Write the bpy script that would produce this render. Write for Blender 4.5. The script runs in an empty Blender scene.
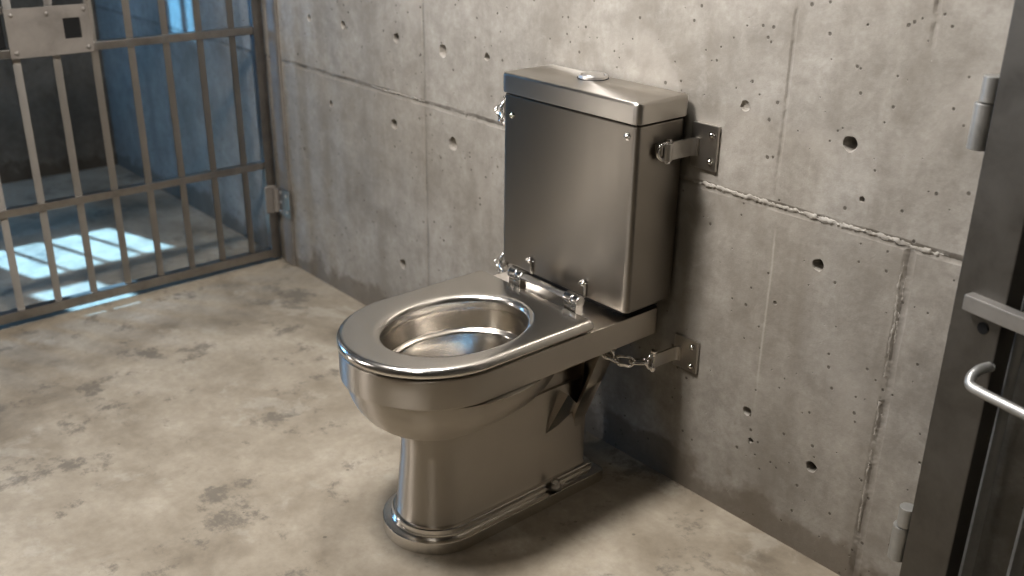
import bpy, bmesh, math, random
from mathutils import Vector, Matrix
random.seed(7)
SC = bpy.context.scene
COL = SC.collection
PI = math.pi

# ------------------------------------------------------------------ helpers
def obj(name, bm, mat, parent=None, angle=35, smooth=True):
    bmesh.ops.recalc_face_normals(bm, faces=bm.faces)
    me = bpy.data.meshes.new(name)
    bm.to_mesh(me); bm.free()
    if smooth:
        me.shade_smooth()
        me.set_sharp_from_angle(angle=math.radians(angle))
    o = bpy.data.objects.new(name, me)
    COL.objects.link(o)
    if smooth:
        wn = o.modifiers.new('normals', 'WEIGHTED_NORMAL'); wn.keep_sharp = True; wn.weight = 90
    me.materials.append(mat)
    if parent: o.parent = parent
    return o

def thing(name, label, cat, loc=(0, 0, 0), rotz=0, group=None):
    o = bpy.data.objects.new(name, None)
    o.empty_display_size = 0.05
    COL.objects.link(o)
    o.location = loc; o.rotation_euler = (0, 0, rotz)
    o['label'] = label; o['category'] = cat
    if group: o['group'] = group
    return o

def add_box(bm, x0, x1, y0, y1, z0, z1, bev=0.0, seg=2, M=None):
    r = bmesh.ops.create_cube(bm, size=1)
    vs = r['verts']
    for v in vs:
        v.co = Vector(((x0+x1)/2 + v.co.x*(x1-x0), (y0+y1)/2 + v.co.y*(y1-y0), (z0+z1)/2 + v.co.z*(z1-z0)))
    if bev > 0:
        es = list({e for v in vs for e in v.link_edges})
        r2 = bmesh.ops.bevel(bm, geom=es, offset=bev, segments=seg, affect='EDGES', profile=0.5)
        vs = list({v for f in r2['faces'] for v in f.verts} | {v for v in vs if v.is_valid})
    if M is not None:
        for v in vs: v.co = M @ v.co
    return vs

def box(x0, x1, y0, y1, z0, z1, bev=0.0, seg=2, M=None):
    bm = bmesh.new(); add_box(bm, x0, x1, y0, y1, z0, z1, bev, seg, M); return bm

def add_loft(bm, rings, cap0=True, cap1=True, closed=True):
    rv = [[bm.verts.new(p) for p in ring] for ring in rings]
    n = len(rings[0])
    for a, b in zip(rv[:-1], rv[1:]):
        for i in range(n if closed else n-1):
            j = (i+1) % n
            bm.faces.new((a[i], a[j], b[j], b[i]))
    if cap0: bm.faces.new(list(reversed(rv[0])))
    if cap1: bm.faces.new(rv[-1])
    return rv

def frame_of(t, ref=None):
    t = t.normalized()
    ref = ref or (Vector((0, 0, 1)) if abs(t.z) < .9 else Vector((1, 0, 0)))
    a = t.cross(ref).normalized(); b = a.cross(t).normalized()
    return a, b

def add_tube(bm, pts, rad, n=14, closed=False, caps=True):
    pts = [Vector(p) for p in pts]
    m = len(pts); rings = []; prev = None
    for i, p in enumerate(pts):
        if closed: t = pts[(i+1) % m] - pts[i-1]
        else: t = pts[min(i+1, m-1)] - pts[max(i-1, 0)]
        t.normalize()
        if prev is None: a, b = frame_of(t)
        else:
            a = (prev - t*prev.dot(t)).normalized(); b = t.cross(a)
        prev = a
        rr = rad[i] if isinstance(rad, (list, tuple)) else rad
        rings.append([p + (a*math.cos(2*PI*k/n) + b*math.sin(2*PI*k/n))*rr for k in range(n)])
    if closed:
        rings.append(rings[0])
        rv = add_loft(bm, rings, False, False)
        bmesh.ops.remove_doubles(bm, verts=rv[0]+rv[-1], dist=1e-6)
    else:
        add_loft(bm, rings, caps, caps)

def add_cyl(bm, p0, p1, r, n=20, bev=0.0):
    p0 = Vector(p0); p1 = Vector(p1); d = (p1-p0).normalized()
    if bev > 0:
        b = bev
        add_tube(bm, [p0, p0+d*b*.3, p0+d*b, p1-d*b, p1-d*b*.3, p1], [r-b, r-b*.3, r, r, r-b*.3, r-b], n)
    else:
        add_tube(bm, [p0, p1], r, n)

def add_bolt(bm, p, d, r, h):
    """domed bolt head with a small washer, standing on p along d"""
    p = Vector(p); d = Vector(d).normalized()
    add_tube(bm, [p, p+d*h*.25, p+d*h*.3], [r*1.35, r*1.35, r*1.1], 18)
    add_tube(bm, [p+d*h*.25, p+d*h*.6, p+d*h*.85, p+d*h], [r, r*.95, r*.7, r*.25], 18)

def add_hex(bm, p, d, r, h):
    p = Vector(p); d = Vector(d).normalized()
    add_tube(bm, [p, p+d*h*.2], r*1.5, 20)
    add_tube(bm, [p+d*h*.2, p+d*h*.9, p+d*h], [r, r, r*.82], 6)
    add_tube(bm, [p+d*h, p+d*h*1.5], r*.5, 12)

def arc(c, r, a0, a1, n, ax=(1, 0, 0), ay=(0, 0, 1)):
    c = Vector(c); ax = Vector(ax); ay = Vector(ay)
    return [c + ax*(r*math.cos(a0+(a1-a0)*i/n)) + ay*(r*math.sin(a0+(a1-a0)*i/n)) for i in range(n+1)]

def catmull(P, n=8):
    P = [Vector(p) for p in P]; out = []
    for i in range(len(P)-1):
        a = P[max(i-1, 0)]; b = P[i]; c = P[i+1]; d = P[min(i+2, len(P)-1)]
        for k in range(n):
            t = k/n
            out.append(.5*((2*b)+(c-a)*t+(2*a-5*b+4*c-d)*t*t+(3*b-a-3*c+d)*t**3))
    out.append(P[-1]); return out

# ------------------------------------------------------------------ materials
class NT:
    def __init__(s, name):
        s.m = bpy.data.materials.new(name); s.m.use_nodes = True
        s.t = s.m.node_tree; s.t.nodes.clear()
        s.out = s.n('ShaderNodeOutputMaterial'); s.b = s.n('ShaderNodeBsdfPrincipled')
        s.l(s.b.outputs[0], s.out.inputs[0])
    def n(s, typ, **kw):
        x = s.t.nodes.new(typ)
        for k, v in kw.items(): setattr(x, k, v)
        return x
    def l(s, a, b): s.t.links.new(a, b)
    def set(s, sock, v):
        if hasattr(v, 'is_linked') or hasattr(v, 'links'): s.l(v, sock)
        else: sock.default_value = v
    def math(s, op, a, b=0.0, c=None, clamp=False):
        x = s.n('ShaderNodeMath', operation=op, use_clamp=clamp)
        s.set(x.inputs[0], a); s.set(x.inputs[1], b)
        if c is not None: s.set(x.inputs[2], c)
        return x.outputs[0]
    def noise(s, vec, scale, detail=4, rough=.55, dist=0.0):
        x = s.n('ShaderNodeTexNoise'); s.l(vec, x.inputs['Vector'])
        x.inputs['Scale'].default_value = scale; x.inputs['Detail'].default_value = detail
        x.inputs['Roughness'].default_value = rough; x.inputs['Distortion'].default_value = dist
        return x.outputs['Fac']
    def mapping(s, vec, scale=(1, 1, 1), loc=(0, 0, 0)):
        x = s.n('ShaderNodeMapping'); s.l(vec, x.inputs[0])
        x.inputs['Scale'].default_value = scale; x.inputs['Location'].default_value = loc
        return x.outputs[0]
    def coord(s):
        return s.n('ShaderNodeTexCoord').outputs['Object']
    def ramp(s, fac, stops):
        x = s.n('ShaderNodeValToRGB'); s.l(fac, x.inputs[0])
        e = x.color_ramp.elements
        while len(e) > 1: e.remove(e[-1])
        for i, (p, c) in enumerate(stops):
            if i == 0: q = e[0]; q.position = p
            else: q = e.new(p)
            q.color = (*c, 1) if len(c) == 3 else c
        return x.outputs[0]
    def rmap(s, v, a, b, c, d, smooth=False):
        x = s.n('ShaderNodeMapRange'); s.set(x.inputs[0], v)
        if smooth: x.interpolation_type = 'SMOOTHSTEP'
        for i, q in enumerate((a, b, c, d)): x.inputs[i+1].default_value = q
        return x.outputs[0]
    def mix(s, fac, a, b, mode='MIX'):
        x = s.n('ShaderNodeMix', data_type='RGBA', blend_type=mode)
        s.set(x.inputs[0], fac)
        for sock, v in ((x.inputs[6], a), (x.inputs[7], b)):
            if isinstance(v, (tuple, list)): sock.default_value = (*v[:3], 1)
            else: s.l(v, sock)
        return x.outputs[2]
    def bump(s, h, strength=.3, dist=.01, normal=None):
        x = s.n('ShaderNodeBump'); x.inputs['Strength'].default_value = strength
        x.inputs['Distance'].default_value = dist; s.l(h, x.inputs['Height'])
        if normal is not None: s.l(normal, x.inputs['Normal'])
        return x.outputs[0]

def mat_concrete_wall(name, seams=True, base=1.0):
    s = NT(name); co = s.coord()
    sep = s.n('ShaderNodeSeparateXYZ'); s.l(co, sep.inputs[0])
    X, Y, Z = sep.outputs
    big = s.noise(co, 1.7, 5, .6, .3)
    mid = s.noise(co, 6.5, 6, .62, .4)
    fine = s.noise(co, 60, 5, .7)
    vstr = s.noise(s.mapping(co, (9, 9, .9)), 1.0, 4, .6, .3)
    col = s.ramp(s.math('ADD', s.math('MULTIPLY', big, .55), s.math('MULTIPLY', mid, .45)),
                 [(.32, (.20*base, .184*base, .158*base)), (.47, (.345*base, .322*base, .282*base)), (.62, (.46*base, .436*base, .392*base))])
    col = s.mix(s.rmap(vstr, .50, .72, 0, .45), col, (.20*base, .178*base, .145*base))
    col = s.mix(s.rmap(vstr, .48, .30, 0, .35), col, (.46*base, .44*base, .40*base))
    sml = s.noise(s.mapping(co, (1, 1, 1), (2, 9, 4)), 19, 6, .7, .3)
    col = s.mix(s.rmap(sml, .48, .66, 0, .42), col, (.22*base, .20*base, .17*base))
    col = s.mix(s.rmap(sml, .46, .32, 0, .30), col, (.50*base, .475*base, .43*base))
    col = s.mix(s.rmap(fine, .35, .65, .0, .34), col, (.23*base, .21*base, .18*base))
    # trowelled pale blotches
    bl = s.noise(s.mapping(co, (1, 1, 1), (3.1, 0, 1.7)), 3.3, 3, .5, .8)
    col = s.mix(s.rmap(bl, .56, .66, 0, .30, True), col, (.47*base, .44*base, .395*base))
    # air-bubble pits
    v = s.n('ShaderNodeTexVoronoi'); v.feature = 'F1'; s.l(co, v.inputs['Vector'])
    v.inputs['Scale'].default_value = 17; v.inputs['Randomness'].default_value = 1
    vc = s.n('ShaderNodeSeparateColor'); s.l(v.outputs['Color'], vc.inputs[0])
    rad = s.math('MULTIPLY', s.math('POWER', vc.outputs[0], 16.0), .12)
    wob = s.math('ADD', v.outputs['Distance'], s.math('MULTIPLY', s.math('SUBTRACT', s.noise(co, 45, 2), .5), .09))
    pit = s.math('MULTIPLY', s.math('SUBTRACT', rad, wob), 30, clamp=True)
    v2 = s.n('ShaderNodeTexVoronoi'); v2.feature = 'F1'; s.l(co, v2.inputs['Vector']); v2.inputs['Scale'].default_value = 60
    vc2 = s.n('ShaderNodeSeparateColor'); s.l(v2.outputs['Color'], vc2.inputs[0])
    pit2 = s.math('MULTIPLY', s.math('SUBTRACT', s.math('MULTIPLY', s.math('POWER', vc2.outputs[1], 14.0), .26), v2.outputs['Distance']), 20, clamp=True)
    pits = s.math('MAXIMUM', pit, pit2)
    col = s.mix(s.math('MULTIPLY', pits, .75), col, (.10*base, .088*base, .072*base))
    h = s.math('ADD', s.math('MULTIPLY', mid, .35), s.math('MULTIPLY', fine, .16))
    h = s.math('SUBTRACT', h, s.math('MULTIPLY', pits, .7))
    # damp brown tide mark along the bottom
    damp = s.math('SUBTRACT', s.math('ADD', .055, s.math('MULTIPLY', s.math('SUBTRACT', s.noise(co, 7, 4, .6), .42), .30)), Z)
    damp = s.rmap(damp, -.015, .03, 0, .62, True)
    col = s.mix(damp, col, (.135*base, .108*base, .078*base))
    if seams:
        wn = s.math('MULTIPLY', s.math('SUBTRACT', s.noise(co, 9, 4, .7), .5), .010)
        def line(coordv, at, w):
            d = s.math('ABSOLUTE', s.math('ADD', s.math('SUBTRACT', coordv, at), wn))
            return s.math('SUBTRACT', 1, s.math('DIVIDE', d, w), clamp=True)
        def gate(coordv, a, b):
            return s.rmap(coordv, a, b, 0, 1)
        brk = s.rmap(s.noise(co, 13, 3, .7), .36, .56, .15, 1)
        ln = line(Z, .735, .010)
        l2 = s.math('MULTIPLY', line(X, -2.25, .009), .55)
        l3 = s.math('MULTIPLY', s.math('MULTIPLY', line(X, -1.09, .006), gate(Z, .75, .80)), .55)
        l4 = s.math('MULTIPLY', line(X, -.797, .013), gate(Z, .74, .725))
        l5 = s.math('MULTIPLY', line(X, -.825, .008), gate(Z, 1.07, 1.12))
        seam = ln
        for q in (l2, l3, l4, l5): seam = s.math('MAXIMUM', seam, q)
        seam = s.math('MULTIPLY', seam, brk)
        col = s.mix(s.math('MULTIPLY', seam, .62), col, (.115, .098, .078))
        # slightly different cast tone of each panel
        t1 = s.math('MULTIPLY', s.rmap(Z, .73, .74, 0, 1), s.rmap(X, -2.24, -2.26, 0, 1))
        t2 = s.math('MULTIPLY', s.rmap(Z, .74, .73, 0, 1), s.rmap(X, -.80, -.81, 0, 1))
        col = s.mix(s.math('MULTIPLY', t2, .16), col, (.25, .225, .185))
        # pale lime runs below the joint
        run = s.math('MULTIPLY', line(X, -1.078, .004), s.math('MULTIPLY', gate(Z, .70, .66), gate(Z, .26, .40)))
        col = s.mix(s.math('MULTIPLY', run, .5), col, (.52, .49, .43))
        h = s.math('SUBTRACT', h, s.math('MULTIPLY', seam, .8))
    s.l(col, s.b.inputs['Base Color'])
    s.b.inputs['Roughness'].default_value = .82
    s.b.inputs['Specular IOR Level'].default_value = .3
    s.l(s.bump(h, .55, .010), s.b.inputs['Normal'])
    return s.m

def mat_floor():
    s = NT('concrete_floor'); co = s.coord()
    big = s.noise(co, 1.9, 6, .62, .5)
    mid = s.noise(s.mapping(co, (1, 1, 1), (5, 2, 0)), 6.5, 7, .66, .2)
    fine = s.noise(co, 45, 5, .7)
    col = s.ramp(s.math('ADD', s.math('MULTIPLY', big, .6), s.math('MULTIPLY', mid, .4)),
                 [(.32, (.135, .118, .092)), (.44, (.265, .232, .182)), (.54, (.345, .308, .248)), (.66, (.45, .412, .345))])
    blot = s.noise(s.mapping(co, (1, 1, 1), (1.3, 7.7, 0)), 5.5, 7, .74, .12)
    col = s.mix(s.rmap(blot, .54, .64, 0, .7, True), col, (.125, .115, .098))
    pale = s.noise(s.mapping(co, (1, 1, 1), (9.3, 3.7, 0)), 5.0, 6, .66, .3)
    col = s.mix(s.rmap(pale, .56, .66, 0, .40, True), col, (.45, .425, .37))
    col = s.mix(s.rmap(fine, .4, .66, 0, .25), col, (.19, .168, .135))
    v = s.n('ShaderNodeTexVoronoi'); s.l(co, v.inputs['Vector']); v.inputs['Scale'].default_value = 26
    vc = s.n('ShaderNodeSeparateColor'); s.l(v.outputs['Color'], vc.inputs[0])
    pit = s.math('MULTIPLY', s.math('SUBTRACT', s.math('MULTIPLY', s.math('POWER', vc.outputs[0], 8.0), .14), v.outputs['Distance']), 30, clamp=True)
    col = s.mix(s.math('MULTIPLY', pit, .55), col, (.10, .09, .07))
    col = s.mix(1.0, col, (1.10, 1.085, 1.06), 'MULTIPLY')
    s.l(col, s.b.inputs['Base Color'])
    s.l(s.rmap(mid, .3, .7, .42, .72), s.b.inputs['Roughness'])
    s.b.inputs['Specular IOR Level'].default_value = .35
    h = s.math('ADD', s.math('MULTIPLY', mid, .4), s.math('MULTIPLY', fine, .12))
    h = s.math('SUBTRACT', h, s.math('MULTIPLY', pit, .5))
    s.l(s.bump(h, .30, .010), s.b.inputs['Normal'])
    return s.m

def mat_steel(name, col=(.62, .585, .54), rough=.25, stretch=(1, 1, 40), scale=30.0, aniso=0.0, rot=0.0, bump=.012, smudge=.18, axis='Z'):
    """brushed stainless steel; stretch gives the direction across the brush lines"""
    s = NT(name); co = s.coord()
    st = s.noise(s.mapping(co, stretch), scale, 4, .6)
    sm = s.noise(co, 5, 4, .55, .4)
    c = s.mix(s.rmap(sm, .35, .7, 0, smudge), col, tuple(q*.72 for q in col))
    s.l(c, s.b.inputs['Base Color'])
    s.b.inputs['Metallic'].default_value = 1
    r = s.math('ADD', s.rmap(st, .3, .7, rough-.022, rough+.022), s.math('MULTIPLY', s.math('SUBTRACT', sm, .5), .06))
    s.l(r, s.b.inputs['Roughness'])
    if aniso:
        s.b.inputs['Anisotropic'].default_value = aniso
        s.b.inputs['Anisotropic Rotation'].default_value = rot
        t = s.n('ShaderNodeTangent'); t.direction_type = 'RADIAL'; t.axis = axis
        s.l(t.outputs[0], s.b.inputs['Tangent'])
    return s.m

def mat_bars(name, col, rough=.42, metal=.85, rv=(-.03, .09)):
    s = NT(name); co = s.coord()
    n = s.noise(co, 14, 6, .65, .3); n2 = s.noise(co, 90, 3)
    c = s.ramp(n, [(.3, tuple(q*.8 for q in col)), (.5, col), (.72, tuple(min(1, q*1.15) for q in col))])
    rust = s.noise(s.mapping(co, (1, 1, 1), (4, 4, 4)), 22, 5, .7)
    c = s.mix(s.rmap(rust, .66, .8, 0, .1), c, (.14, .085, .05))
    s.l(c, s.b.inputs['Base Color'])
    s.b.inputs['Metallic'].default_value = metal
    s.l(s.rmap(n, .3, .7, rough+rv[0], rough+rv[1]), s.b.inputs['Roughness'])
    s.l(s.bump(n2, .08, .002), s.b.inputs['Normal'])
    return s.m

def mat_plain(name, col, rough=.6, metal=0.0):
    s = NT(name); co = s.coord()
    n = s.noise(co, 25, 4)
    s.l(s.mix(s.rmap(n, .35, .65, 0, .35), col, tuple(q*.7 for q in col)), s.b.inputs['Base Color'])
    s.b.inputs['Roughness'].default_value = rough; s.b.inputs['Metallic'].default_value = metal
    return s.m

M_wall = mat_concrete_wall('board_marked_concrete')
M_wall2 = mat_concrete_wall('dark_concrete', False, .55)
M_ceil = mat_concrete_wall('darkened_concrete', False, .45)  # concrete darkened so the steel reflects with more contrast
M_ridge = mat_concrete_wall('mortar_ridge', False, 1.05)
M_floor = mat_floor()
M_steel_lathe = mat_steel('brushed_steel_turned', col=(.63, .585, .52), stretch=(.3, .3, 6), scale=8, aniso=.95, rot=.25, rough=.42)
M_steel_tank = mat_steel('brushed_steel_sheet', col=(.345, .32, .285), stretch=(6, 6, .2), scale=8, aniso=.88, rot=.25, rough=.315)
M_steel_seat = mat_steel('brushed_steel_seat', col=(.76, .735, .69), stretch=(5, .3, 2), scale=8, rough=.215)
M_steel_bowl = mat_steel('polished_steel_bowl', col=(.66, .625, .57), stretch=(1, 1, 4), scale=8, rough=.20)
M_chrome = mat_steel('bright_steel_fittings', stretch=(3, 3, 3), scale=6, rough=.14, col=(.78, .76, .73), smudge=.1)
M_steel_lid = mat_steel('brushed_steel_lid', col=(.58, .55, .505), stretch=(.4, 8, 4), scale=8, aniso=.85, rot=.25, rough=.315)
M_satin = mat_steel('satin_steel', stretch=(3, 3, 3), scale=6, rough=.34, col=(.78, .76, .73), smudge=.05)
M_bracket = mat_steel('dull_steel_bracket', stretch=(1, 4, 1), scale=8, rough=.36, col=(.58, .555, .515))
M_gasket = mat_plain('black_rubber', (.012, .012, .012), .6)
M_gate = mat_bars('worn_gate_steel', (.38, .36, .335), .35, 1.0, (-.02, .05))
M_gatebar = mat_steel('worn_gate_bar', col=(.42, .395, .36), stretch=(2, 2, 2), scale=6, aniso=.92, rot=.25, rough=.40, smudge=.4)
M_plate = mat_bars('galvanised_plate', (.33, .305, .275), .5, .6)
M_door = mat_bars('grey_door_steel', (.14, .132, .118), .42, .75)
M_doorbar = mat_bars('pale_door_steel', (.42, .42, .40), .40, .6)
M_ledge = mat_bars('worn_ledge_steel', (.30, .29, .27), .40, .5)
M_black = mat_plain('black_lock_case', (.008, .008, .008), .7)

# ------------------------------------------------------------------ setting
def struct(name, bm, mat, **k):
    o = obj(name, bm, mat, smooth=False, **k); o['kind'] = 'structure'; return o

XL, XR, YF, ZC = -4.75, 1.3, -3.3, 2.55
struct('floor', box(XL-.25, XR+.2, YF-.2, .25, -.2, 0), M_floor)
struct('ceiling', box(XL-.25, XR+.2, YF-.2, .25, ZC, ZC+.2), M_ceil)

# back wall with its form-tie holes really drilled in
wall = struct('wall_back', box(XL-.25, XR+.2, 0, .25, -.0, ZC), M_wall)
cut = bmesh.new()
def dimple(x, z, r, depth, sq=1.0, rot=0):
    n = 16; rings = []
    for dy, k in ((-.02, 1.25), (0.0, 1.12), (.003, 1.0), (depth*.7, .88), (depth, .55)):
        ring = []
        for i in range(n):
            a = 2*PI*i/n
            rr = r*k*(1+.05*math.sin(3*a+x*40)+.04*math.sin(5*a+z*31))
            px, pz = rr*math.cos(a), rr*math.sin(a)*sq
            ring.append((x+px*math.cos(rot)-pz*math.sin(rot), dy, z+px*math.sin(rot)+pz*math.cos(rot)))
        rings.append(ring)
    add_loft(cut, rings)
for a in ((-.945, .890, .0135, .035), (-1.182, .917, .010, .006), (-.975, .645, .0115, .05), (-1.095, .27, .0095, .02),
          (-.926, .213, .0115, .04), (-2.855, .896, .010, .02), (-2.657, .898, .011, .018), (-2.38, .895, .013, .022),
          (-2.163, .889, .016, .012), (-1.98, .899, .010, .02), (-2.404, .646, .014, .022), (-2.124, .645, .017, .016),
          (-2.752, .643, .010, .02), (-2.38, .215, .015, .02), (-1.077, .205, .006, .012), (-.905, .795, .005, .01)):
    dimple(*a)
bmesh.ops.recalc_face_normals(cut, faces=cut.faces)
cm = bpy.data.meshes.new('tie_hole_cutter'); cut.to_mesh(cm); cut.free()
co_ = bpy.data.objects.new('tie_hole_cutter', cm); COL.objects.link(co_)
md = wall.modifiers.new('holes', 'BOOLEAN'); md.operation = 'DIFFERENCE'; md.object = co_; md.solver = 'EXACT'
dg = bpy.context.evaluated_depsgraph_get()
nm = bpy.data.meshes.new_from_object(wall.evaluated_get(dg))
wall.modifiers.clear(); wall.data = nm; nm.name = 'wall_back'
if not nm.materials: nm.materials.append(M_wall)
bpy.data.objects.remove(co_); bpy.data.meshes.remove(cm)

# rough mortar fins squeezed out along the form joints
def ridge(p0, p1, r0, seed, gaps=0.0, squash=.75):
    rnd = random.Random(seed); p0 = Vector(p0); p1 = Vector(p1); d = (p1-p0).normalized()
    side = d.cross(Vector((0, 1, 0)))
    n = int((p1-p0).length/.0035); bm = bmesh.new(); run = []; wob = 0; sz = 1; on = True
    def flush():
        if len(run) > 4:
            add_tube(bm, [a for a, b in run], [b for a, b in run], 8)
        run.clear()
    for i in range(n+1):
        t = i/n; wob = wob*.80 + rnd.uniform(-1, 1)*.0009
        sz = sz*.55 + rnd.uniform(.3, 1.6)*.45
        e = min(1, min(t, 1-t)*9+.15)
        if rnd.random() < .06: on = rnd.random() > gaps
        if on: run.append((p0.lerp(p1, t) + side*(wob+rnd.uniform(-1, 1)*.0007), r0*e*max(.3, sz)))
        else: flush()
    flush()
    for v in bm.verts:
        v.co += Vector((rnd.uniform(-1, 1), rnd.uniform(-1, 1), rnd.uniform(-1, 1)))*r0*.22
        v.co.y *= squash
    return obj('mortar_ridge', bm, M_ridge, wall, angle=50)
ridge((-1.31, .0015, .738), (-.71, .0015, .737), .0048, 3, .02)
ridge((-.806, .0015, .728), (-.803, .0015, .09), .0030, 5, .45)
ridge((-.799, .0015, .70), (-.797, .0015, .30), .0022, 15, .6)
ridge((-2.55, .0012, .739), (-1.95, .0012, .738), .0030, 8, .45)

# end wall of the next cell, with a high barred opening for the daylight
WY0, WY1 = -1.16, -.62
def wall_with_openings(x0, x1, y0, y1, z0, z1, ops):
    bm = bmesh.new(); ys = sorted({y0, y1} | {v for o in ops for v in o[:2]}); zs = sorted({z0, z1} | {v for o in ops for v in o[2:]})
    for a, b in zip(ys[:-1], ys[1:]):
        for c, d in zip(zs[:-1], zs[1:]):
            if any(o[0] <= (a+b)/2 <= o[1] and o[2] <= (c+d)/2 <= o[3] for o in ops): continue
            add_box(bm, x0, x1, a, b, c, d)
    bmesh.ops.remove_doubles(bm, verts=bm.verts, dist=1e-5)
    return bm
TE = 1.08       # tangent of the sun's elevation
def win_z(x_floor): return (x_floor - XL) * 1.045 * TE
OP1 = (WY0, WY1, win_z(-3.90), win_z(-3.475))
OP2 = (-1.26, -1.02, win_z(-3.40), win_z(-3.06))
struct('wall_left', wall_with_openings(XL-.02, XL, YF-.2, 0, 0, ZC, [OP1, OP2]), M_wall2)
wf = bmesh.new()
for (a, b, c, d) in (OP1, OP2):
    for y in ((a, b)): add_box(wf, XL-.03, XL+.012, y-.012, y+.012, c-.012, d+.012)
    for z in ((c, d)): add_box(wf, XL-.03, XL+.012, a, b, z-.012, z+.012)
win = struct('window_1', wf, M_door)
for y in (WY0+.135, WY0+.27, WY0+.405):
    b = bmesh.new(); add_cyl(b, (XL-.01, y, OP1[2]), (XL-.01, y, OP1[3]), .011, 12); obj('window_bar', b, M_door, win)
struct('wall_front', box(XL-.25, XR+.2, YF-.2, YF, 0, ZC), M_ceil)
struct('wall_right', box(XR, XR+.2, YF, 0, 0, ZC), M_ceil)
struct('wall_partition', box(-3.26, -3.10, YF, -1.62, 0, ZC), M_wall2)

# ------------------------------------------------------------------ toilet
CX, CY = -1.518, -.35
TO = thing('toilet', 'brushed stainless steel prison toilet standing on the concrete floor against the back wall', 'toilet', (CX, CY, 0))
def ly(y): return y - CY           # world depth -> local depth

def outline(hw, yf, yc, yb, z, nf=56, ns=14, rc=.012, nr=5, nb=8, pw=2.0):
    """plan outline: rounded nose (half ellipse), straight sides, square back with small corners"""
    P = []
    b = yc - yf
    for i in range(nf+1):                       # right -> nose -> left
        a = PI*i/nf
        cx, sx = math.cos(a), math.sin(a)
        e = 2/pw
        P.append((hw*math.copysign(abs(cx)**e, cx), yc - b*abs(sx)**e))
    for i in range(1, ns): P.append((-hw, yc + (yb-rc-yc)*i/ns))
    for i in range(nr+1):
        a = PI - (PI/2)*i/nr; P.append((-hw+rc+rc*math.cos(a), yb-rc+rc*math.sin(a)))
    for i in range(1, nb): P.append((-hw+rc+(2*hw-2*rc)*i/nb, yb))
    for i in range(nr+1):
        a = PI/2 - (PI/2)*i/nr; P.append((hw-rc+rc*math.cos(a), yb-rc+rc*math.sin(a)))
    for i in range(1, ns): P.append((hw, yb-rc+(yc-yb+rc)*i/ns))
    return [Vector((x, ly(y), z)) for x, y in P]
FX = .012
def foot(P): return [p + Vector((FX, 0, 0)) for p in P]

# base flange (two-tier foot)
FY, FB = -.528, -.122
bm = bmesh.new()
R = .120
prof = [(0, R-.001), (.002, R), (.026, R), (.0285, R-.001), (.030, R-.004), (.031, R-.016), (.0318, R-.0185), (.035, R-.0195), (.046, R-.0205), (.0485, R-.022),
        (.050, R-.025), (.0508, R-.029), (.0512, R-.036)]
add_loft(bm, [foot(outline(r, FY-r, FY, FB-(R-r)*.9, z)) for z, r in prof])
obj('base_flange', bm, M_steel_seat, TO, 24)
# pedestal
bm = bmesh.new()
prof = [(.050, .0905), (.056, .0885), (.09, .0855), (.13, .0815), (.17, .0775), (.205, .0745), (.235, .074), (.27, .074)]
add_loft(bm, [foot(outline(r, FY-r, FY, -.160, z, rc=.008)) for z, r in prof])
obj('pedestal', bm, M_steel_lathe, TO, 40)
# bowl: half ellipsoid under the rim
YC, HW, NOSE, SX = -.530, .187, -.724, .011
bm = bmesh.new(); rings = []
N = 18
for i in range(N+1):
    s_ = math.sin(PI/2*i/N*.985); k = max(0, 1-s_**2.12)**(1/2.12)
    z = .392 - .146*s_
    hw = (HW-.011)*k + .012*(1-k)
    cy_ = YC + .012*(1-k)
    bk = (.272)*k
    yf = cy_ - (YC-NOSE-.011)*k - .012*(1-k)
    yb = cy_ + bk + .02
    P = []
    n = 96
    for j in range(n):
        a = 2*PI*j/n; x = SX*k + hw*math.cos(a); sy = math.sin(a)
        if sy > 0:                                   # the rear half stays full before it closes
            sx_ = math.copysign(abs(math.cos(a))**.72, math.cos(a)); x = SX*k + hw*sx_; sy = sy**.72
        P.append(Vector((x, ly(cy_ + (sy*(yb-cy_) if sy > 0 else sy*(cy_-yf))), z)))
    rings.append(P)
rings = rings[::-1]
add_loft(bm, rings, True, False)
obj('bowl', bm, M_steel_lathe, TO, 50)
# rim and deck: one band running from the nose back under the tank, with the bowl opening in it
def ray_ring(poly, hx, hy, angs):
    """the outline resampled at given angles around the bowl's centre"""
    z = poly[0].z; out = []; n = len(poly); c = Vector((hx, ly(hy)))
    Q = [Vector((p.x, p.y)) - c for p in poly]
    for a in angs:
        d = Vector((math.cos(a), math.sin(a))); best = None
        for i in range(n):
            p, q = Q[i], Q[(i+1) % n]; e = q-p
            den = d.x*e.y - d.y*e.x
            if abs(den) < 1e-12: continue
            t = (p.x*e.y - p.y*e.x)/den; u = (p.x*d.y - p.y*d.x)/den
            if t > 0 and -1e-6 <= u <= 1+1e-6 and (best is None or t > best): best = t
        out.append(Vector((c.x+d.x*best, c.y+d.y*best, z)))
    return out
def angles_for(poly, hx, hy):
    A = [2*PI*i/168 - PI for i in range(168)]
    for p in poly:                                   # keep the rear corners exact
        if p.y > ly(-.30): A.append(math.atan2(p.y-ly(hy), p.x-hx))
    A = sorted(A); B = [A[0]]
    for a in A[1:]:
        if a-B[-1] > .004: B.append(a)
    return B
def ell_ring(cx, cy, a, b, z, angs):
    out = []
    for t in angs:
        c, q = math.cos(t), math.sin(t); k = 1/math.hypot(c/a, q/b)
        out.append(Vector((cx+c*k, ly(cy)+q*k, z)))
    return out
HX, HY, HA, HB = .026, -.482, .123, .162
def shift(P): return [p + Vector((SX, 0, 0)) for p in P]
bm = bmesh.new()
DB = -.045
o0 = shift(outline(HW, NOSE, YC, DB, 0))
OA = angles_for(o0, HX, HY)
def O(d, z, rc=.012): return ray_ring(shift(outline(HW-d, NOSE+d, YC, DB-d, z, rc=rc)), HX, HY, OA)
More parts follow.
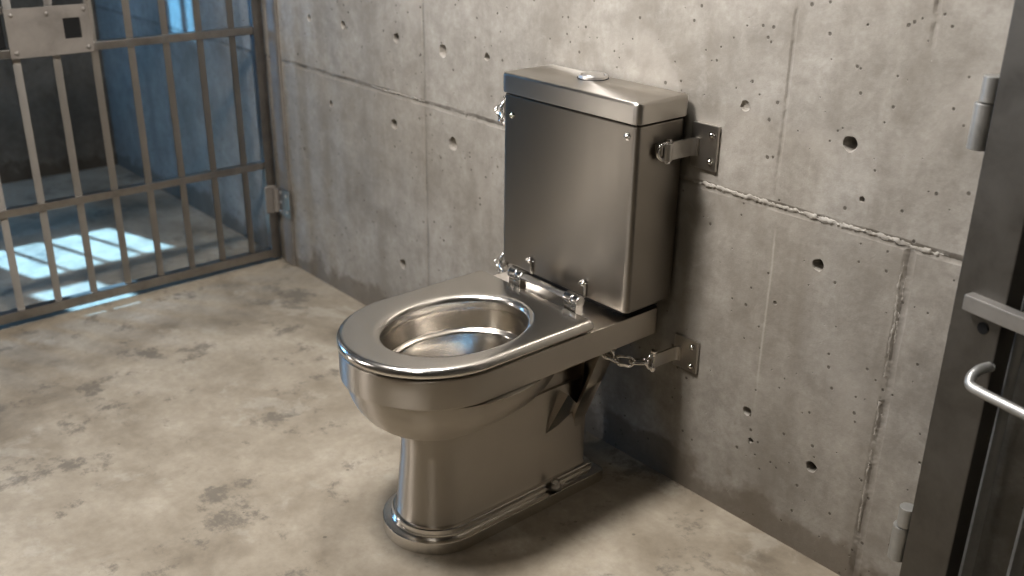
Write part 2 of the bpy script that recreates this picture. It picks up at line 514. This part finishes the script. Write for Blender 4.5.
def Eo(d, z): return ell_ring(HX, HY, HA+d, HB+d, z, OA)
rr = [Eo(.06, .386), O(.014, .386), O(.003, .387), O(.0006, .389), O(0, .393), O(0, .446), O(.0008, .4500), O(.0035, .4515), Eo(.018, .4515), Eo(.016, .4505), Eo(.016, .432)]
add_loft(bm, rr, False, False)
obj('rim_deck', bm, M_steel_lathe, TO, 32)
# inside of the bowl
bm = bmesh.new()
def El(a, b, cy, z, n=80): return [Vector((HX + a*math.cos(2*PI*i/n), ly(cy)+b*math.sin(2*PI*i/n), z)) for i in range(n)]
rr = [El(HA+.017, HB+.017, HY, .4505), El(HA+.006, HB+.006, HY, .448), El(HA+.004, HB+.004, HY, .440), El(HA+.003, HB+.003, HY, .402), El(HA+.001, HB+.001, HY, .399),
      El(HA-.006, HB-.006, HY, .397), El(HA-.010, HB-.010, HY, .392), El(HA-.016, HB-.018, HY, .370), El(HA-.026, HB-.032, HY+.002, .34), El(HA-.042, HB-.06, HY+.01, .305),
      El(HA-.062, HB-.098, HY+.02, .275), El(.036, .042, HY+.03, .253), El(.03, .034, HY+.032, .245)]
add_loft(bm, rr, False, True)
obj('bowl_interior', bm, M_steel_bowl, TO, 50)
# trapway behind the pedestal, flaring up to the deck, and the two bent plates at its corners
bm = bmesh.new()
def rect(x, y0, y1, z): return foot([Vector((x, ly(y0), z)), Vector((x, ly(y1), z)), Vector((-x, ly(y1), z)), Vector((-x, ly(y0), z))])
add_loft(bm, [rect(.071, -.45, -.168, .05), rect(.071, -.44, -.168, .17), rect(.066, -.35, -.155, .26), rect(.064, -.31, -.140, .388)])
obj('trapway', bm, M_steel_lathe, TO, 30)
for sx in (1, -1):
    bm = bmesh.new()
    th = .004
    def q(x, y, z): return Vector((sx*x+FX, ly(y), z))
    path = [(.0755, -.160, .052), (.0755, -.160, .168), (.083, -.157, .19), (.137, -.112, .388)]
    wid = [.012, .030, .040, .052]
    rings = []
    for (x, y, z), w in zip(path, wid):
        rings.append([q(x+th, y+.004, z), q(x+th, y-w, z), q(x-th, y-w, z), q(x-th, y+.004, z)])
    add_loft(bm, rings)
    obj('support_plate', bm, M_steel_lathe, TO, 25)
    bm = bmesh.new()
    tri = ((.0735, -.285, .148), (.104, -.238, .262), (.082, -.180, .205))
    add_loft(bm, [[q(.04, y, z) for x, y, z in tri], [q(x-.004, y, z) for x, y, z in tri], [q(x, y, z) for x, y, z in tri]])
    obj('gusset', bm, M_steel_seat, TO, 25)
bm = bmesh.new()
add_loft(bm, [rect(.0735, -.166, -.160, .052), rect(.0735, -.166, -.160, .168), rect(.081, -.163, -.157, .19), rect(.135, -.118, -.112, .388)])
obj('back_plate', bm, M_steel_lathe, TO, 25)
# floor bolts
for sx in (1, -1):
    bm = bmesh.new(); add_hex(bm, (sx*.110+FX, ly(-.275), .0355), (0, 0, 1), .0115, .017); obj('floor_bolt', bm, M_bracket, TO, 30)
# seat
bm = bmesh.new()
SB = -.249
s0 = shift(outline(HW+.003, NOSE-.004, YC, SB, 0))
SA = angles_for(s0, HX, HY)
def S(d, z): return ray_ring(shift(outline(HW+.003-d, NOSE-.004+d, YC, SB-d*.6, z, rc=.010)), HX, HY, SA)
def E2(d, z): return ell_ring(HX, HY, HA+d, HB+d, z, SA)
rr = [E2(.012, .4555), S(.012, .4555), S(.004, .4565), S(.001, .459), S(0, .463), S(.001, .468), S(.0035, .4725), S(.008, .4755), S(.014, .477),
      E2(.020, .477), E2(.012, .4755), E2(.006, .472), E2(.0025, .467), E2(.001, .460), E2(.001, .450), E2(.006, .450)]
rr.append(rr[0])
rv = add_loft(bm, rr, False, False)
bmesh.ops.remove_doubles(bm, verts=bm.verts, dist=1e-6)
SEAT = obj('seat', bm, M_steel_seat, TO, 40)
for sx, yy in ((.12, -.64), (-.10, -.64), (.165, -.33), (-.145, -.33)):
    bm = bmesh.new(); add_cyl(bm, (sx, ly(yy), .4505), (sx, ly(yy), .457), .009, 12); obj('bumper', bm, M_gasket, SEAT)
# seat hinge
HZ, HYY = .493, -.234
HG = bmesh.new(); add_cyl(HG, (-.076, ly(HYY), HZ), (.130, ly(HYY), HZ), .0096, 20)
HGo = obj('hinge_rod', HG, M_satin, TO, 40)
for x0, x1 in ((-.086, -.044), (.096, .138)):
    bm = bmesh.new()
    add_cyl(bm, (x0, ly(HYY), HZ), (x0+(x1-x0)*.56, ly(HYY), HZ), .0142, 24, .0015)
    add_cyl(bm, (x0+(x1-x0)*.60, ly(HYY), HZ), (x1, ly(HYY), HZ), .0132, 24, .002)
    add_box(bm, x0+.002, x1-.004, ly(HYY)-.011, ly(HYY)+.011, .4515, HZ, .001, 1)
    obj('hinge_knuckle', bm, M_chrome, HGo, 40)
# tank
TY0, TY1 = -.164, -.016
def rrect(hx, y0, y1, r, z, n=8):
    P = []
    for cx_, cy_, a0 in ((hx-r, y1-r, 0), (-hx+r, y1-r, PI/2), (-hx+r, y0+r, PI), (hx-r, y0+r, 1.5*PI)):
        for i in range(n+1):
            a = a0+PI/2*i/n; P.append(Vector((cx_+r*math.cos(a), ly(cy_+r*math.sin(a)), z)))
    return P
TW = .206
bm = bmesh.new()
def TR(d, z): return rrect(TW-d, TY0+d, TY1-d, max(.003, .014-d), z)
add_loft(bm, [TR(.010, .466), TR(.004, .4665), TR(.001, .469), TR(0, .473), TR(0, .869), TR(.001, .8715), TR(.003, .873)])
TANK = obj('tank', bm, M_steel_tank, TO, 40)
bm = bmesh.new(); add_loft(bm, [rrect(TW-.02, TY0+.016, TY1-.02, .01, z) for z in (.4515, .4663)]); obj('gasket', bm, M_gasket, TANK)
bm = bmesh.new(); add_loft(bm, [rrect(TW-.006, TY0+.006, TY1-.006, .01, z) for z in (.872, .8775)]); obj('lid_seal', bm, M_gasket, TANK)
bm = bmesh.new()
LW = .2105
def LR(d, z): return rrect(LW-d, TY0-.0045+d, TY1+.006-d, max(.004, .018-d), z)
add_loft(bm, [LR(.004, .8765), LR(.001, .877), LR(0, .879), LR(0, .914), LR(.001, .9175), LR(.0035, .9200), LR(.008, .9210)])
LID = obj('tank_lid', bm, M_steel_lid, TO, 40)
bm = bmesh.new()
bx_, by_ = -.030, ly(-.056)
def ring_(r, z): return [Vector((bx_+r*math.cos(2*PI*i/40), by_+r*math.sin(2*PI*i/40), z)) for i in range(40)]
add_loft(bm, [ring_(.0325, .9205), ring_(.0325, .9265), ring_(.0315, .9285), ring_(.0295, .9295), ring_(.0275, .9285), ring_(.0265, .9245)], True, False)
rg = bmesh.new(); add_loft(rg, [ring_(.0350, .9205), ring_(.0350, .9222), ring_(.0320, .9224)], False, True); obj('button_outline', rg, M_gasket, LID)  # black ring added as the dark outline under the bezel
BEZ = obj('button_bezel', bm, M_satin, LID, 30)
bm = bmesh.new(); add_loft(bm, [ring_(.0245, .9222), ring_(.0245, .9275), ring_(.0230, .9300), ring_(.015, .9308)]); obj('flush_button', bm, M_satin, LID, 35)
for x, z in ((-.172, .828), (.180, .850)):
    bm = bmesh.new(); add_bolt(bm, (x, ly(TY0), z), (0, -1, 0), .0058, .008); obj('bolt', bm, M_chrome, TANK, 40)
for x in (-.094, .083):            # spring clips that hold the raised seat
    bm = bmesh.new()
    pts = catmull([(x, ly(TY0)-.003, .4685), (x, ly(TY0)-.004, .49), (x, ly(TY0)-.005, .503), (x-.003, ly(TY0)-.006, .507), (x-.009, ly(TY0)-.007, .506), (x-.012, ly(TY0)-.008, .500)], 5)
    add_tube(bm, pts, .0026, 8)
    add_box(bm, x-.0035, x+.0035, ly(TY0)-.004, ly(TY0)+.001, .468, .500, .0008, 1)
    add_bolt(bm, (x-.006, ly(TY0)-.0005, .4985), (0, -1, 0), .0055, .009)
    obj('clip', bm, M_chrome, TANK, 40)
bm = bmesh.new()                   # lugs that the wall shackles hook into
add_box(bm, TW-.001, TW+.016, ly(-.107), ly(-.101), .808, .832, .001, 1); obj('lug', bm, M_bracket, TANK, 40)

# ------------------------------------------------------------------ wall brackets, shackles, chains
def bracket(label, px, pz, ax, reach, az, sleeve, loc_group=None):
    t = thing('wall_bracket', label, 'bracket', (px, 0, pz))
    bm = box(-.034, .034, -.0075, 0, -.0475 if sleeve else -.039, .0475 if sleeve else .039, .0022, 2)
    p = obj('mounting_plate', bm, M_bracket, t, 40)
    hz = .028 if sleeve else .023
    for z in (hz, -hz):
        bm = bmesh.new(); add_bolt(bm, (.019, -.0075, z), (0, -1, 0), .0058, .0075); obj('bolt', bm, M_chrome, p, 40)
    dx = ax - px; dz = az - pz
    bm = bmesh.new()
    h = .0185 if sleeve else .0160
    # bent flat bar: foot welded on the plate, then running out from the wall
    path = [(dx+.012, -.0095), (dx+.006, -.0105), (dx+.002, -.0145), (dx, -.022), (dx-.002, -reach)]
    L_ = []
    for i, (x, y) in enumerate(path):
        a = Vector(path[max(i-1, 0)]); b = Vector(path[min(i+1, len(path)-1)]); d = (b-a).normalized(); nn = Vector((-d.y, d.x))*.0024
        L_.append([Vector((x+nn.x, y+nn.y, dz-h)), Vector((x+nn.x, y+nn.y, dz+h)), Vector((x-nn.x, y-nn.y, dz+h)), Vector((x-nn.x, y-nn.y, dz-h))])
    add_loft(bm, L_)
    arm = obj('arm', bm, M_bracket, t, 30)
    if sleeve:
        bm = bmesh.new(); add_cyl(bm, (dx-.002, -reach-.007, dz-h), (dx-.002, -reach-.007, dz+h), .0105, 24, .0012)
        obj('sleeve', bm, M_bracket, arm, 40)
    return t

def shackle(label, c, d, r=.0165, leg=.012, wire=.0044, pin_h=.027):
    """bow shackle: vertical pin at c, bow pointing along d"""
    t = thing('bow_shackle', label, 'shackle', c)
    d = Vector(d).normalized(); up = Vector((0, 0, 1))
    pts = [up*r] + [d*leg + up*0 + (up*math.cos(a)+d*math.sin(a))*r for a in [PI*i/14 for i in range(15)]] + [-up*r]
    bm = bmesh.new(); add_tube(bm, pts, wire, 12)
    for sgn in (1, -1): add_cyl(bm, up*sgn*(r-.0035), up*sgn*(r+.0035), .0072, 18, .001)
    bow = obj('bow', bm, M_chrome, t, 50)
    bm = bmesh.new()
    add_cyl(bm, -up*(pin_h*.86), up*pin_h*.8, .0042, 14)
    add_cyl(bm, up*(r+.0038), up*(pin_h), .0078, 18, .0015)
    add_cyl(bm, -up*(pin_h*.9), -up*(r+.0036), .0068, 6, .0005)
    obj('pin', bm, M_chrome, t, 40)
    return t

def link_mesh(L, W, wire):
    a = L/2-W/2; pts = []
    for i in range(11): q = -PI/2+PI*i/10; pts.append((a+W/2*math.cos(q), W/2*math.sin(q), 0))
    for i in range(11): q = PI/2+PI*i/10; pts.append((-a+W/2*math.cos(q), W/2*math.sin(q), 0))
    bm = bmesh.new(); add_tube(bm, pts, wire, 10, closed=True); return bm

def chain(label, pts, L=.026, W=.0155, wire=.0029, roll0=0.0):
    """links laid head to tail along the path of link centres"""
    t = thing('chain', label, 'chain', pts[0])
    o0 = None
    P = [Vector(p) for p in pts]
    for i, p in enumerate(P):
        d = (P[min(i+1, len(P)-1)] - P[max(i-1, 0)]).normalized()
        if o0 is None:
            o0 = o = obj('link', link_mesh(L, W, wire), M_chrome, t, 60)
        else:
            o = o0.copy(); COL.objects.link(o); o.parent = t
        q = d.to_track_quat('X', 'Z') @ Matrix.Rotation(roll0 + (PI/2)*(i % 2), 3, 'X').to_quaternion()
        o.rotation_mode = 'QUATERNION'; o.rotation_quaternion = q
        o.location = p - P[0]
    return t

RX = -1.268
bracket('flat steel bracket bolted to the wall at upper right of the tank', RX, .818, -1.293, .082, .815, True)
bracket('small steel bracket bolted to the wall below the right end of the deck', RX-.001, .342, -1.293, .082, .338, False)
LX = -1.825
bracket('steel bracket on the wall left of the tank top, mostly hidden by the tank', LX, .818, -1.803, .075, .815, True)
bracket('steel bracket on the wall left of the seat hinge, mostly hidden by the tank', LX, .342+.09, -1.803, .075, .428, False)
shackle('steel bow shackle pinned in the bracket beside the tank, hooked to its right side', (-1.295, -.089, .815), (-.35, -.9, 0), leg=.006)
shackle('steel bow shackle on the lower right bracket holding a short chain', (-1.295, -.083, .338), (-.25, -.95, 0), leg=.002, r=.0165)
shackle('steel bow shackle peeking out beside the top left edge of the tank', (-1.805, -.082, .815), (.2, -.97, 0), leg=.004)
shackle('steel bow shackle peeking out left of the seat hinge', (-1.803, -.080, .428), (.1, -.97, 0), leg=.004)
chain('short steel chain slung from the lower right shackle to the deck underside',
      [(-1.308, -.116, .343), (-1.330, -.138, .342), (-1.351, -.160, .350), (-1.360, -.168, .364)], L=.040, W=.022, wire=.0034)
chain('steel chain links at the top left edge of the tank',
      [(-1.800, -.108, .812), (-1.788, -.116, .800), (-1.774, -.118, .790), (-1.758, -.115, .786), (-1.745, -.110, .790)])
chain('steel chain links at the left end of the deck beside the hinge',
      [(-1.800, -.106, .424), (-1.788, -.113, .414), (-1.774, -.118, .408), (-1.758, -.117, .406), (-1.744, -.113, .410)])

# ------------------------------------------------------------------ barred gate on the left
GX = -3.16
GA = thing('cell_gate', 'barred steel gate on the left with a riveted lock plate, hinged on the back wall', 'gate', (GX, -.02, .0))
def gy(y): return y + .02
G_END = -1.58; ZT = 2.1
def gpart(name, bm, mat=None, parent=None): return obj(name, bm, mat or M_gate, parent or GA, 40, smooth=name not in ('lock_plate', 'keyhole_recess'))
gpart('stile', box(-.014, .014, gy(-.046), gy(-.010), .012, ZT, .002, 2))
gpart('stile', box(-.014, .014, gy(G_END), gy(G_END+.04), .012, ZT, .002, 2))
gpart('bottom_rail', box(-.016, .016, gy(G_END+.04), gy(-.046), .018, .050, .003, 2))
for z in (.362, .826, 1.29, 1.75): gpart('cross_rail', box(-.014, .014, gy(G_END+.04), gy(-.046), z-.0125, z+.0125, .003, 2))
gpart('top_rail', box(-.016, .016, gy(G_END+.04), gy(-.046), ZT-.035, ZT, .003, 2))
for i in range(13):
    y = -.118 - .1125*i
    if y < G_END+.05: break
    bm = bmesh.new(); add_cyl(bm, (0, 0, .046), (0, 0, ZT-.03), .0112, 20); gpart('bar', bm, M_gatebar).location = (0, gy(y), 0)
# lock plate with a square hole
bm = bmesh.new()
PY0, PY1, PZ0, PZ1 = -.810, -.573, .812, .952
hy0, hy1, hz0, hz1 = -.652, -.603, .856, .915
pl = wall_with_openings(.0145, .0185, gy(PY0), gy(PY1), PZ0, PZ1, [(gy(hy0), gy(hy1), hz0, hz1)])
bm.free()
PLT = gpart('lock_plate', pl, M_plate)
gpart('keyhole_recess', box(.006, .0149, gy(hy0)-.004, gy(hy1)+.004, hz0-.004, hz1+.004), M_black, PLT)
for y, z in ((PY0+.018, PZ1-.018), (PY0+.018, PZ0+.016), (PY1-.016, PZ0+.016), (PY1-.016, PZ1-.014), (PY0+.115, PZ1-.02)):
    bm = bmesh.new(); add_bolt(bm, (.0185, gy(y), z), (1, 0, 0), .006, .006); gpart('rivet', bm, M_plate, PLT)
gpart('lock_rail', box(-.012, .014, gy(G_END+.04), gy(PY0), .938, .960, .003, 2))
gpart('lock_case', box(-.03, .010, gy(-1.03), gy(PY0-.006), .842, .936, .003, 2), M_black)
# gate hinges: leaf on the stile, knuckle, leaf on the jamb
TR_ = struct('trim_1', box(GX+.040, GX+.105, -.009, 0, 0, ZC, .0015, 1), M_plate)
for z in (.235, 1.55):
    bm = bmesh.new()
    add_box(bm, .012, .019, gy(-.056), gy(-.011), z-.050, z+.050, .0015, 1)
    H_ = gpart('hinge', bm, M_plate)
    bm = bmesh.new(); add_cyl(bm, (.029, gy(-.0175), z-.042), (.029, gy(-.0175), z+.042), .0115, 16, .001); gpart('knuckle', bm, M_plate, H_)
    bm = bmesh.new(); add_box(bm, .036, .118, gy(-.0165), gy(-.0092), z-.050, z+.050, .0015, 1); gpart('wall_leaf', bm, M_gate, H_)
    for x, zz in ((.060, .035), (.060, 0), (.060, -.035), (.098, .030), (.098, -.030)):
        bm = bmesh.new(); add_bolt(bm, (x, gy(-.0165), z+zz), (0, -1, 0), .005, .007); gpart('bolt', bm, M_satin, H_)

# ------------------------------------------------------------------ open barred door at the right edge
DA = math.radians(-11.5)
DO = thing('cell_door', 'grey steel barred door standing ajar at the right edge with a pale pull handle', 'door', (-.715, -.05, 0), DA)
def dpart(name, bm, mat=None, parent=None): return obj(name, bm, mat or M_door, parent or DO, 40)
DW = .86; DT = 2.1
dpart('stile', box(.050, .142, -.022, .022, .02, DT, .004, 2))
dpart('stile', box(DW-.1, DW, -.022, .022, .02, DT, .004, 2))
for z0, z1 in ((.02, .12), (DT-.1, DT)): dpart('cross_rail', box(.142, DW-.1, -.02, .02, z0, z1, .003, 2))
dpart('ledge_rail', box(.080, DW-.02, -.042, -.020, .696, .724, .003, 2), M_ledge)
dpart('cross_rail', box(.142, DW-.1, -.012, .012, 1.40, 1.44, .003, 2))
x = .163
while x < DW-.11:
    bm = bmesh.new(); add_cyl(bm, (x, 0, .11), (x, 0, DT-.09), .0115, 16); dpart('bar', bm, M_doorbar)
    x += .082
bm = bmesh.new()
hz_ = .592
pts = catmull([(.138, -.020, hz_+.022), (.136, -.046, hz_+.021), (.136, -.062, hz_+.012), (.144, -.070, hz_+.002), (.168, -.071, hz_)], 6) + [Vector((.30, -.071, hz_))] + \
      catmull([(.34, -.071, hz_), (.365, -.070, hz_+.002), (.375, -.062, hz_+.012), (.373, -.046, hz_+.021), (.37, -.020, hz_+.022)], 6)
add_tube(bm, pts, .0085, 14); dpart('handle', bm, M_doorbar)
bm = bmesh.new(); add_cyl(bm, (.112, -.0235, .672), (.112, -.021, .672), .010, 18); dpart('keyhole', bm, M_black)
for z in (.238, 1.022, 1.80):
    bm = bmesh.new()
    add_cyl(bm, (.032, -.012, z-.075), (.032, -.012, z-.002), .0170, 22, .0015)
    add_box(bm, .022, .040, -.006, .0455, z-.060, z-.012, .001, 1)
    h = dpart('hinge', bm, M_doorbar)
    bm = bmesh.new(); add_cyl(bm, (.036, -.012, z), (.036, -.012, z+.040), .0150, 22, .0015)
    add_box(bm, .036, .054, -.012, .0, z+.004, z+.036, .001, 1); dpart('hinge_pin', bm, M_doorbar, h)

# ------------------------------------------------------------------ light
def area(name, loc, size, energy, col, target=None, sy=None):
    d = bpy.data.lights.new(name, 'AREA'); d.energy = energy; d.color = col; d.size = size
    if sy: d.shape = 'RECTANGLE'; d.size_y = sy
    o = bpy.data.objects.new(name, d); COL.objects.link(o); o.location = loc
    if target is not None:
        o.rotation_euler = (Vector(target)-Vector(loc)).to_track_quat('-Z', 'Y').to_euler()
    return o
area('overhead_light', (-1.62, -1.05, 2.3), .32, 40, (1, .955, .935), (-1.45, -.45, .3), .32)
area('overhead_light', (-1.55, -.42, 2.25), .28, 14, (1, .985, .985), (-1.55, -.30, 0), .28)
area('overhead_light', (-.50, -1.9, 2.4), .30, 3.5, (1, .95, .915), (-.6, -.5, .3), .30)  # weak fill, added to brighten the right wall and door
area('front_left_strip', (-2.75, -2.6, 1.6), .16, 10, (1, .94, .905), (-1.5, -.4, .5), 1.0)
area('front_left_strip', (-2.98, -1.90, .36), .10, 1.0, (1, .93, .86), (-1.4, -.17, .6), .5)  # low unseen strip, added for the glow reflected in the tank front
# cold sunlight through the barred window of the next cell
sun = bpy.data.lights.new('sun', 'SUN'); sun.energy = 13; sun.angle = math.radians(.8); sun.color = (.36, .68, 1.0)
so = bpy.data.objects.new('sun', sun); COL.objects.link(so)
dirv = Vector((.956, .292, -TE)); so.rotation_euler = dirv.to_track_quat('-Z', 'Y').to_euler(); so.location = (-7, -2, 4)
area('blue_fill', (XL+.06, -1.78, 1.2), .30, 20, (.20, .52, 1.0), (-1.7, -.4, .6), .8)  # added blue fill away from the opening, for the tank's left edge

sl = [(-3.912, -3.872), (-3.853, -3.830), (-3.652, -3.629)]  # slots in an unseen wall, added to cut light into stripes
bm = bmesh.new(); xs = sorted({XL, -3.2} | {v for a in sl for v in a})
for a, b in zip(xs[:-1], xs[1:]):
    if (a, b) in sl:
        add_box(bm, a, b, -1.92, -1.90, 0, 1.259); add_box(bm, a, b, -1.92, -1.90, 1.60, ZC)
    else: add_box(bm, a, b, -1.92, -1.90, 0, ZC)
struct('wall_slot_mask', bm, M_wall2)
sp = bpy.data.lights.new('stripe_spot', 'SPOT'); sp.energy = 900; sp.color = (.18, .55, 1.0); sp.shadow_soft_size = .012; sp.spot_size = math.radians(50)  # unseen blue spot, added to throw stripes through the slots
spo = bpy.data.objects.new('stripe_spot', sp); COL.objects.link(spo); spo.location = (-3.9, -3.1, 1.6)
spo.rotation_euler = (Vector((-3.82, -1.9, 1.45))-spo.location).to_track_quat('-Z', 'Y').to_euler()
w = bpy.data.worlds.new('World'); SC.world = w; w.use_nodes = True
w.node_tree.nodes['Background'].inputs[0].default_value = (.30, .50, .80, 1)
w.node_tree.nodes['Background'].inputs[1].default_value = .6

# ------------------------------------------------------------------ camera
cam = bpy.data.cameras.new('camera'); cam.lens = 35.3817; cam.sensor_width = 36
cam.dof.use_dof = True; cam.dof.focus_distance = 2.05; cam.dof.aperture_fstop = 2.8
cam.clip_start = .01
co = bpy.data.objects.new('camera', cam); COL.objects.link(co)
r_ = Vector((0.6528268827680729, 0.7573919380980462, 0.01321034592302318))
u_ = Vector((-0.3023974738762589, 0.24457999882281167, 0.9212689031814167))
f_ = Vector((-0.6945306536997327, 0.6054238814912397, -0.3887018070340082))
Mx = Matrix((r_, u_, -f_)).transposed().to_4x4(); Mx.translation = Vector((0, -1.63092, 1.35))
co.matrix_world = Mx
SC.camera = co
SC.view_settings.view_transform = 'Standard'
SC.view_settings.look = 'Medium High Contrast'
SC.view_settings.exposure = 0.0
